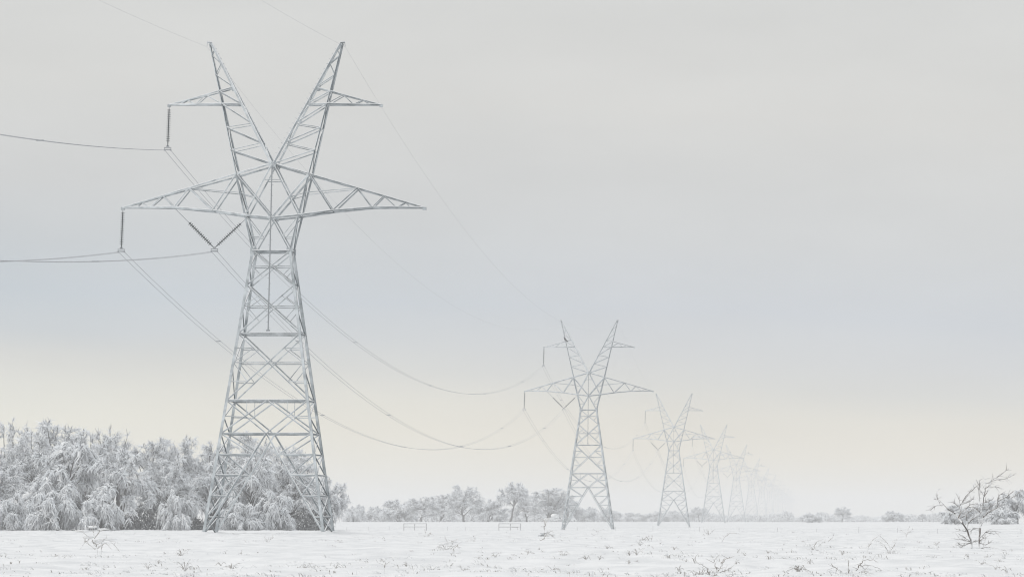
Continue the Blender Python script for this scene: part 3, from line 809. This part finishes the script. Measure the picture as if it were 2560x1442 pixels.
line_plant('dead_shrub', 'open shrub with bent boughs at the bottom edge left of the mesquite', 'shrub', (2118, 1441),
 [[(2112, 1442), (2106, 1430), (2085, 1418), (2078, 1408)], [(2122, 1434), (2122, 1418), (2122, 1400)], [(2138, 1428), (2148, 1414), (2157, 1398), (2180, 1398), (2195, 1404)], [(2148, 1430), (2160, 1427), (2172, 1426)], [(2140, 1440), (2165, 1432), (2185, 1434)],
  [(2120, 1442), (2100, 1438), (2086, 1434)], [(2150, 1412), (2175, 1412), (2200, 1420)]], .012, None, 13)
line_plant('dead_weed', 'weed with long arching stems bending both ways, left of the mesquite', 'weed', (2225, 1381),
 [[(2226, 1381), (2236, 1360), (2246, 1344)], [(2222, 1381), (2212, 1362), (2198, 1352), (2188, 1350)], [(2228, 1380), (2220, 1358), (2205, 1343), (2194, 1335)], [(2224, 1381), (2216, 1378)], [(2228, 1381), (2236, 1376)]], .015, W_, 14)
line_plant('dead_weed', 'lone hooked stem left of the long arching weed', 'weed', (2167, 1378),
 [[(2167, 1379), (2173, 1364), (2180, 1350), (2192, 1342)]], .014, W_, 15)
line_plant('dead_weed', 'forked snowy twig pointing up just left of the mesquite', 'weed', (2264, 1342),
 [[(2264, 1343), (2268, 1332), (2274, 1314)], [(2265, 1338), (2274, 1328), (2284, 1322)], [(2266, 1334), (2256, 1326), (2250, 1326)], [(2270, 1330), (2284, 1328)]], .018, W_, 16)
line_plant('dead_weed', 'low hooped stems in the right half below the faint treeline', 'weed', (2045, 1366),
 [[(2035, 1366), (2042, 1354), (2056, 1348)], [(2044, 1366), (2054, 1356), (2064, 1354)], [(2020, 1366), (2010, 1352), (2003, 1352)], [(2070, 1352), (2082, 1342), (2086, 1334)], [(2048, 1384), (2054, 1374), (2062, 1370)]], .014, W_, 17)
line_plant('dead_weed', 'small reddish tuft just right of the left fence frame', 'weed', (1066, 1344),
 [[(1066, 1345), (1063, 1332), (1062, 1322)], [(1067, 1344), (1074, 1332), (1086, 1338)], [(1065, 1344), (1056, 1340)], [(1068, 1344), (1080, 1330)]], .022, W_, 18)
line_plant('dead_weed', 'thin upright stem near the bottom edge below the gap beside the wood', 'weed', (960, 1440),
 [[(960, 1441), (961, 1420), (962, 1402)]], .010, W_, 19)
line_plant('dead_weed', 'short upright stem in the snow under the tallest pylon', 'weed', (605, 1398),
 [[(605, 1399), (604, 1385), (604, 1374)], [(605, 1398), (610, 1392)]], .012, W_, 20)
line_plant('dead_weed', 'brown twiggy weed in the snow under the middle of the tallest pylon', 'weed', (672, 1362),
 [[(668, 1362), (666, 1350), (660, 1340)], [(668, 1362), (676, 1348), (684, 1342)], [(668, 1362), (672, 1342)], [(668, 1360), (658, 1354)]], .014, W_, 21)
# smaller weeds: copies of four kinds
g = np.random.default_rng(99)
wm = []
for i, (h, w, n, arch) in enumerate(((.12, .2, 6, 1.0), (.14, .16, 5, .9), (.10, .24, 6, 1.2), (.19, .3, 7, 1.0))):
    m = weed_mesh(200+i, h, w, n, arch, .008, 2)
    o = m.build('small_weed', M_WEED); wm.append(o.data); bpy.data.objects.remove(o)
cnt = 0
while cnt < 90:
    px, py = g.uniform(0, 2560), 1326+114*g.uniform(0, 1)**.8
    if px < 900 and g.uniform() < .5: continue
    p = ground_at(px, py)
    o = link('small_weed', wm[cnt % 4], None, tuple(p)); o.rotation_euler = (0, 0, g.uniform(0, 6.28)); s = g.uniform(.6, 1.35); o.scale = (s, s, s)
    tag(o, 'small dry weed poking through the snow of the field', 'weed', 'small dry weeds scattered over the snow'); cnt += 1
# dry grass: uncountable
def grass():
    g = np.random.default_rng(31); mb = MB()
    n = 6500
    y = 66*np.exp(g.uniform(0, 1, n)**.9*math.log(420/66.)); x = y*g.uniform(-.235, .075, n)
    keep = vn(x, y, 13, 8)+.7*vn(x, y, 3.3, 9)+.25*g.uniform(-1, 1, n) > .1; x, y = x[keep], y[keep]; n = len(x)
    k = 5; xi = np.repeat(x, k)+g.normal(0, .09, n*k); yi = np.repeat(y, k)+g.normal(0, .09, n*k); N = n*k
    z = gz(xi, yi); az = g.uniform(0, 6.28, N)*.6+np.repeat(g.uniform(0, 6.28, n), k)*.4; h = g.uniform(.02, .085, N)*np.repeat(g.uniform(.5, 1.3, n), k); w = g.uniform(.05, .17, N)
    u = np.linspace(0, 1, 4)[None]
    P = np.stack([xi[:, None]+np.cos(az)[:, None]*w[:, None]*u**1.4, yi[:, None]+np.sin(az)[:, None]*w[:, None]*u**1.4,
                  z[:, None]-.03+(h[:, None]+.03)*np.sin(u*2.1)], -1)
    rad = g.uniform(.006, .012, N)[:, None]*(1-.5*u); fr = np.repeat(g.uniform(0, 1, n) < .62, k)   # most tufts are rimed white
    mb.tubes(P[~fr], rad[~fr], 3); mb.tubes(P[fr], rad[fr]*1.6, 3, 1)
    o = mb.build('dry_grass', [M_WEED, M_RIME]); tag(o, None, None, kind='stuff')
grass()

# ------------------------------------------------------------------ fence
def fence():
    px_post = [2547, 2443, 2340, 2242, 2146, 2042, 1945, 1850, 1752, 1637, 1545, 1450, 1174, 1129, 985, 934, 880]
    def Df(px): return 330+(2547-px)/(2547-1049.)*170
    t0 = at(2547, 1325, Df(2547)); t0[2] = float(gz(t0[0], t0[1]))
    t = thing('wire_fence', 'low wire fence on thin posts crossing the snowy field', 'fence', tuple(t0))
    tops = []
    for px in px_post:
        D = Df(px); X = (px-PX0)/F*D*1.0055; z = float(gz(X, D)); p = np.array([X, D, z])-t0
        m = MB(); h = .52
        m.tubes([p+(0, 0, -.3), p+(0, 0, h)], [.02, .018], 4); m.tubes([p+(0, 0, h), p+(0, 0, h+.05)], [.022, .01], 6, 1)
        m.build('post', [M_WOOD, M_SNOWCAP], t); tops.append(p)
    tops = np.array(tops)
    for hh in (.17, .33, .48):
        m = MB(); P = []
        for a, b in zip(tops[:-1], tops[1:]):
            for k in range(6): q = a+(b-a)*k/6.; P.append(q+(0, 0, hh-.05*math.sin(math.pi*k/6.)))
        P.append(tops[-1]+(0, 0, hh)); m.tubes(P, np.full(len(P), .005), 4); m.build('wire', M_YOKE, t)
    for (x0, x1, xm), lab in (((1021, 1077, 1048), 'left grey wooden fence frame with two rails, below the hazy trees'), ((1256, 1310, 1285), 'right grey wooden fence frame with a small board on it, below the slender tree')):
        D = Df((x0+x1)/2)
        X = ((x0+x1)/2-PX0)/F*D*1.0055; z = float(gz(X, D))
        t = thing('fence_frame', lab, 'fence', (X, D, z), 0, 'wooden fence frames'); W = (x1-x0)/2/F*D
        top = at((x0+x1)/2, 1307.5, D)[2]-z
        xm_ = (xm-(x0+x1)/2)/F*D
        for x in (-W, xm_, W):
            m = MB(); m.tubes([(x, 0, -.3), (x, 0, top)], [.055, .05], 6); m.tubes([(x, 0, top), (x, 0, top+.06)], [.065, .03], 6, 1); m.build('post', [M_WOOD, M_SNOWCAP], t)
        for zz in (top-.04, top*.5):
            m = MB(); m.tubes([(-W, -.07, zz), (W, -.07, zz+.02)], [.034, .034], 6); m.box((0, -.07, zz+.05), (W, 0, 0), (0, .035, 0), (0, 0, .02), 1); m.build('rail', [M_WOOD, M_SNOWCAP], t)
        if x0 > 1200:
            m = MB(); m.box((xm_+.5, -.14, top*.5-.02), (.38, 0, 0), (0, .02, 0), (0, 0, .04)); m.box((W*.7, -.14, top*.5-.45), (.1, 0, 0), (0, .02, 0), (0, 0, .04)); m.tubes([(W*.7, -.14, top*.5), (W*.7, -.14, .1)], [.03, .03], 5); m.build('board', [M_WOOD, M_SNOWCAP], t)
fence()

# ------------------------------------------------------------------ birds on the pylons
def bird_mesh():
    m = MB()
    P = np.array([(0, -.36, -.12), (0, -.24, .0), (0, -.10, .12), (0, .02, .24), (0, .08, .36), (0, .10, .44), (0, .15, .475), (0, .21, .455), (0, .27, .43)])
    m.tubes(P, [.03, .055, .11, .135, .105, .06, .065, .045, .008], 8)
    for s in (-1, 1):
        m.tubes([(s*.10, .07, .33), (s*.135, -.03, .22), (s*.10, -.2, .07), (s*.03, -.38, -.08)], [.03, .06, .045, .012], 6)
        m.tubes([(s*.05, .02, .14), (s*.05, .03, .0)], [.022, .016], 5)
    return m
bm_ = None
for px, py, k, lab, dx in ((1413, 852, 1, 'black bird perched on the left horn of the second pylon', 0), (1826, 1131, 4, 'dark bird on the left upper arm of the fifth pylon', 0),
                       (1871, 1132, 4, 'dark bird on the right upper arm of the fifth pylon', 0), (1904, 1162, 5, 'dark bird on the right upper arm of the sixth pylon', 0)):
    p = at(px, py, TY0+SPAN*k-1.2)
    if bm_ is None:
        o = bird_mesh().build('bird', M_BIRD, None, tuple(p), True); bm_ = o.data
    else: o = link('bird', bm_, None, tuple(p))
    o.rotation_euler = (0, 0, 1.9); o.scale = (1.5,)*3 if k == 1 else (1.2,)*3; tag(o, lab, 'bird', 'birds perched on the pylons')

# ------------------------------------------------------------------ haze
hz = MB(); hz.box((0, 3700, 22.6), (2500, 0, 0), (0, 4300, 0), (0, 0, 24.6))
m = bpy.data.materials.new('haze_air'); m.use_nodes = True; nt = m.node_tree
nt.nodes.remove(nt.nodes['Principled BSDF'])
pv = nt.nodes.new('ShaderNodeVolumePrincipled'); pv.inputs['Color'].default_value = (.955, .958, .968, 1); pv.inputs['Density'].default_value = .00036
pv.inputs['Anisotropy'].default_value = 0.0
nt.links.new(pv.outputs[0], nt.nodes['Material Output'].inputs['Volume'])
o = hz.build('haze', m); tag(o, None, None, kind='stuff')

# ------------------------------------------------------------------ sky and light
SUN_EL, SUN_AZ = R(30), R(-110)      # from behind-left of the camera; azimuth from +Y, clockwise
w = bpy.data.worlds.new('World'); scene.world = w; w.use_nodes = True; nt = w.node_tree; N = nt.nodes; L = nt.links
bg = N['Background']; bg.inputs['Strength'].default_value = .1005
sky = N.new('ShaderNodeTexSky'); sky.sky_type = 'NISHITA'; sky.sun_disc = False; sky.sun_elevation = SUN_EL; sky.sun_rotation = SUN_AZ
sky.dust_density = 4
tc = N.new('ShaderNodeTexCoord'); sp = N.new('ShaderNodeSeparateXYZ'); L.new(tc.outputs['Generated'], sp.inputs[0])
nz = N.new('ShaderNodeTexNoise'); nz.inputs['Scale'].default_value = 5; nz.inputs['Detail'].default_value = 4
mpn = N.new('ShaderNodeMapping'); mpn.inputs['Scale'].default_value = (1, 1, 5); L.new(tc.outputs['Generated'], mpn.inputs[0]); L.new(mpn.outputs[0], nz.inputs['Vector'])
a1 = N.new('ShaderNodeMath'); a1.operation = 'MULTIPLY_ADD'; L.new(sp.outputs[0], a1.inputs[0]); a1.inputs[1].default_value = .04; L.new(sp.outputs[2], a1.inputs[2])
a2 = N.new('ShaderNodeMath'); a2.operation = 'MULTIPLY_ADD'; L.new(nz.outputs[0], a2.inputs[0]); a2.inputs[1].default_value = .012; L.new(a1.outputs[0], a2.inputs[2])
mr = N.new('ShaderNodeMapRange'); L.new(a2.outputs[0], mr.inputs[0]); mr.inputs[1].default_value = .006; mr.inputs[2].default_value = .206
cr = N.new('ShaderNodeValToRGB'); L.new(mr.outputs[0], cr.inputs[0])
def setramp(ramp, stops):
    e = ramp.color_ramp.elements
    while len(e) > 2: e.remove(e[-1])
    for i, (p, c) in enumerate(stops):
        if i < 2: q = e[i]; q.position = p
        else: q = e.new(p)
        q.color = (*c, 1)
#  t -> sky radiance (x10 because the background strength is .1)
setramp(cr, [(0.0, (8.2, 7.6, 6.0)), (0.05, (8.1, 7.4, 5.7)), (0.09, (8.15, 7.4, 5.8)), (0.13, (7.65, 7.25, 6.2)), (0.165, (6.75, 6.75, 6.4)), (0.2, (6.45, 6.6, 6.7)), (0.25, (6.15, 6.5, 6.95)), (0.34, (6.4, 6.55, 6.65)), (0.5, (6.95, 6.9, 6.7)), (0.85, (6.8, 6.9, 6.8))])
cr2 = N.new('ShaderNodeValToRGB'); L.new(mr.outputs[0], cr2.inputs[0])
setramp(cr2, [(0.0, (9.3, 8.8, 7.0)), (0.05, (8.8, 8.4, 6.9)), (0.09, (8.1, 8.0, 6.95)), (0.125, (7.6, 7.6, 6.9)), (0.165, (6.8, 6.85, 6.55)), (0.2, (5.75, 6.2, 6.5)), (0.25, (5.25, 5.85, 6.35)), (0.375, (6.4, 6.5, 6.5)), (0.5, (6.95, 6.95, 6.75)), (0.85, (6.8, 6.9, 6.8))])
cr3 = N.new('ShaderNodeMapRange'); L.new(sp.outputs[0], cr3.inputs[0]); cr3.inputs[1].default_value = -.22; cr3.inputs[2].default_value = -.04
mxc = N.new('ShaderNodeMix'); mxc.data_type = 'RGBA'; L.new(cr3.outputs[0], mxc.inputs['Factor']); L.new(cr2.outputs[0], mxc.inputs[6]); L.new(cr.outputs[0], mxc.inputs[7])
# brighter cloud overhead
mz = N.new('ShaderNodeMapRange'); L.new(sp.outputs[2], mz.inputs[0]); mz.inputs[1].default_value = .16; mz.inputs[2].default_value = .8; mz.inputs[3].default_value = 0; mz.inputs[4].default_value = 1
mxz = N.new('ShaderNodeMix'); mxz.data_type = 'RGBA'; L.new(mz.outputs[0], mxz.inputs['Factor']); nzc = N.new('ShaderNodeTexNoise'); nzc.inputs['Scale'].default_value = 16; nzc.inputs['Detail'].default_value = 5
mpc = N.new('ShaderNodeMapping'); mpc.inputs['Scale'].default_value = (1, 1, 3.2); L.new(tc.outputs['Generated'], mpc.inputs[0]); L.new(mpc.outputs[0], nzc.inputs['Vector'])
mrc = N.new('ShaderNodeMapRange'); L.new(nzc.outputs[0], mrc.inputs[0]); mrc.inputs[1].default_value = .3; mrc.inputs[2].default_value = .7; mrc.inputs[3].default_value = .97; mrc.inputs[4].default_value = 1.03
vmc = N.new('ShaderNodeVectorMath'); vmc.operation = 'SCALE'; L.new(mxc.outputs[2], vmc.inputs[0]); L.new(mrc.outputs[0], vmc.inputs['Scale'])
L.new(vmc.outputs[0], mxz.inputs[6]); mxz.inputs[7].default_value = (9.1, 9.25, 9.4, 1)
mx = N.new('ShaderNodeMix'); mx.data_type = 'RGBA'; mx.inputs['Factor'].default_value = .92
L.new(sky.outputs[0], mx.inputs[6]); L.new(mxz.outputs[2], mx.inputs[7]); L.new(mx.outputs[2], bg.inputs['Color'])

sd = bpy.data.lights.new('sun', 'SUN'); sd.energy = .85; sd.angle = R(20); sd.color = (1, .97, .92)
so = bpy.data.objects.new('sun', sd); COL.objects.link(so)
from mathutils import Vector
v = Vector((math.sin(SUN_AZ)*math.cos(SUN_EL), math.cos(SUN_AZ)*math.cos(SUN_EL), math.sin(SUN_EL)))
so.rotation_euler = (-v).to_track_quat('-Z', 'Y').to_euler(); so.location = (0, 0, 100)

scene.view_settings.view_transform = 'Standard'; scene.view_settings.look = 'None'
scene.view_settings.exposure = 0; scene.view_settings.gamma = 1
scene.render.engine = 'CYCLES'
c = scene.cycles; c.max_bounces = 6; c.diffuse_bounces = 3; c.volume_bounces = 1; c.use_denoising = True; c.glossy_bounces = 2
c.filter_width = 1.15
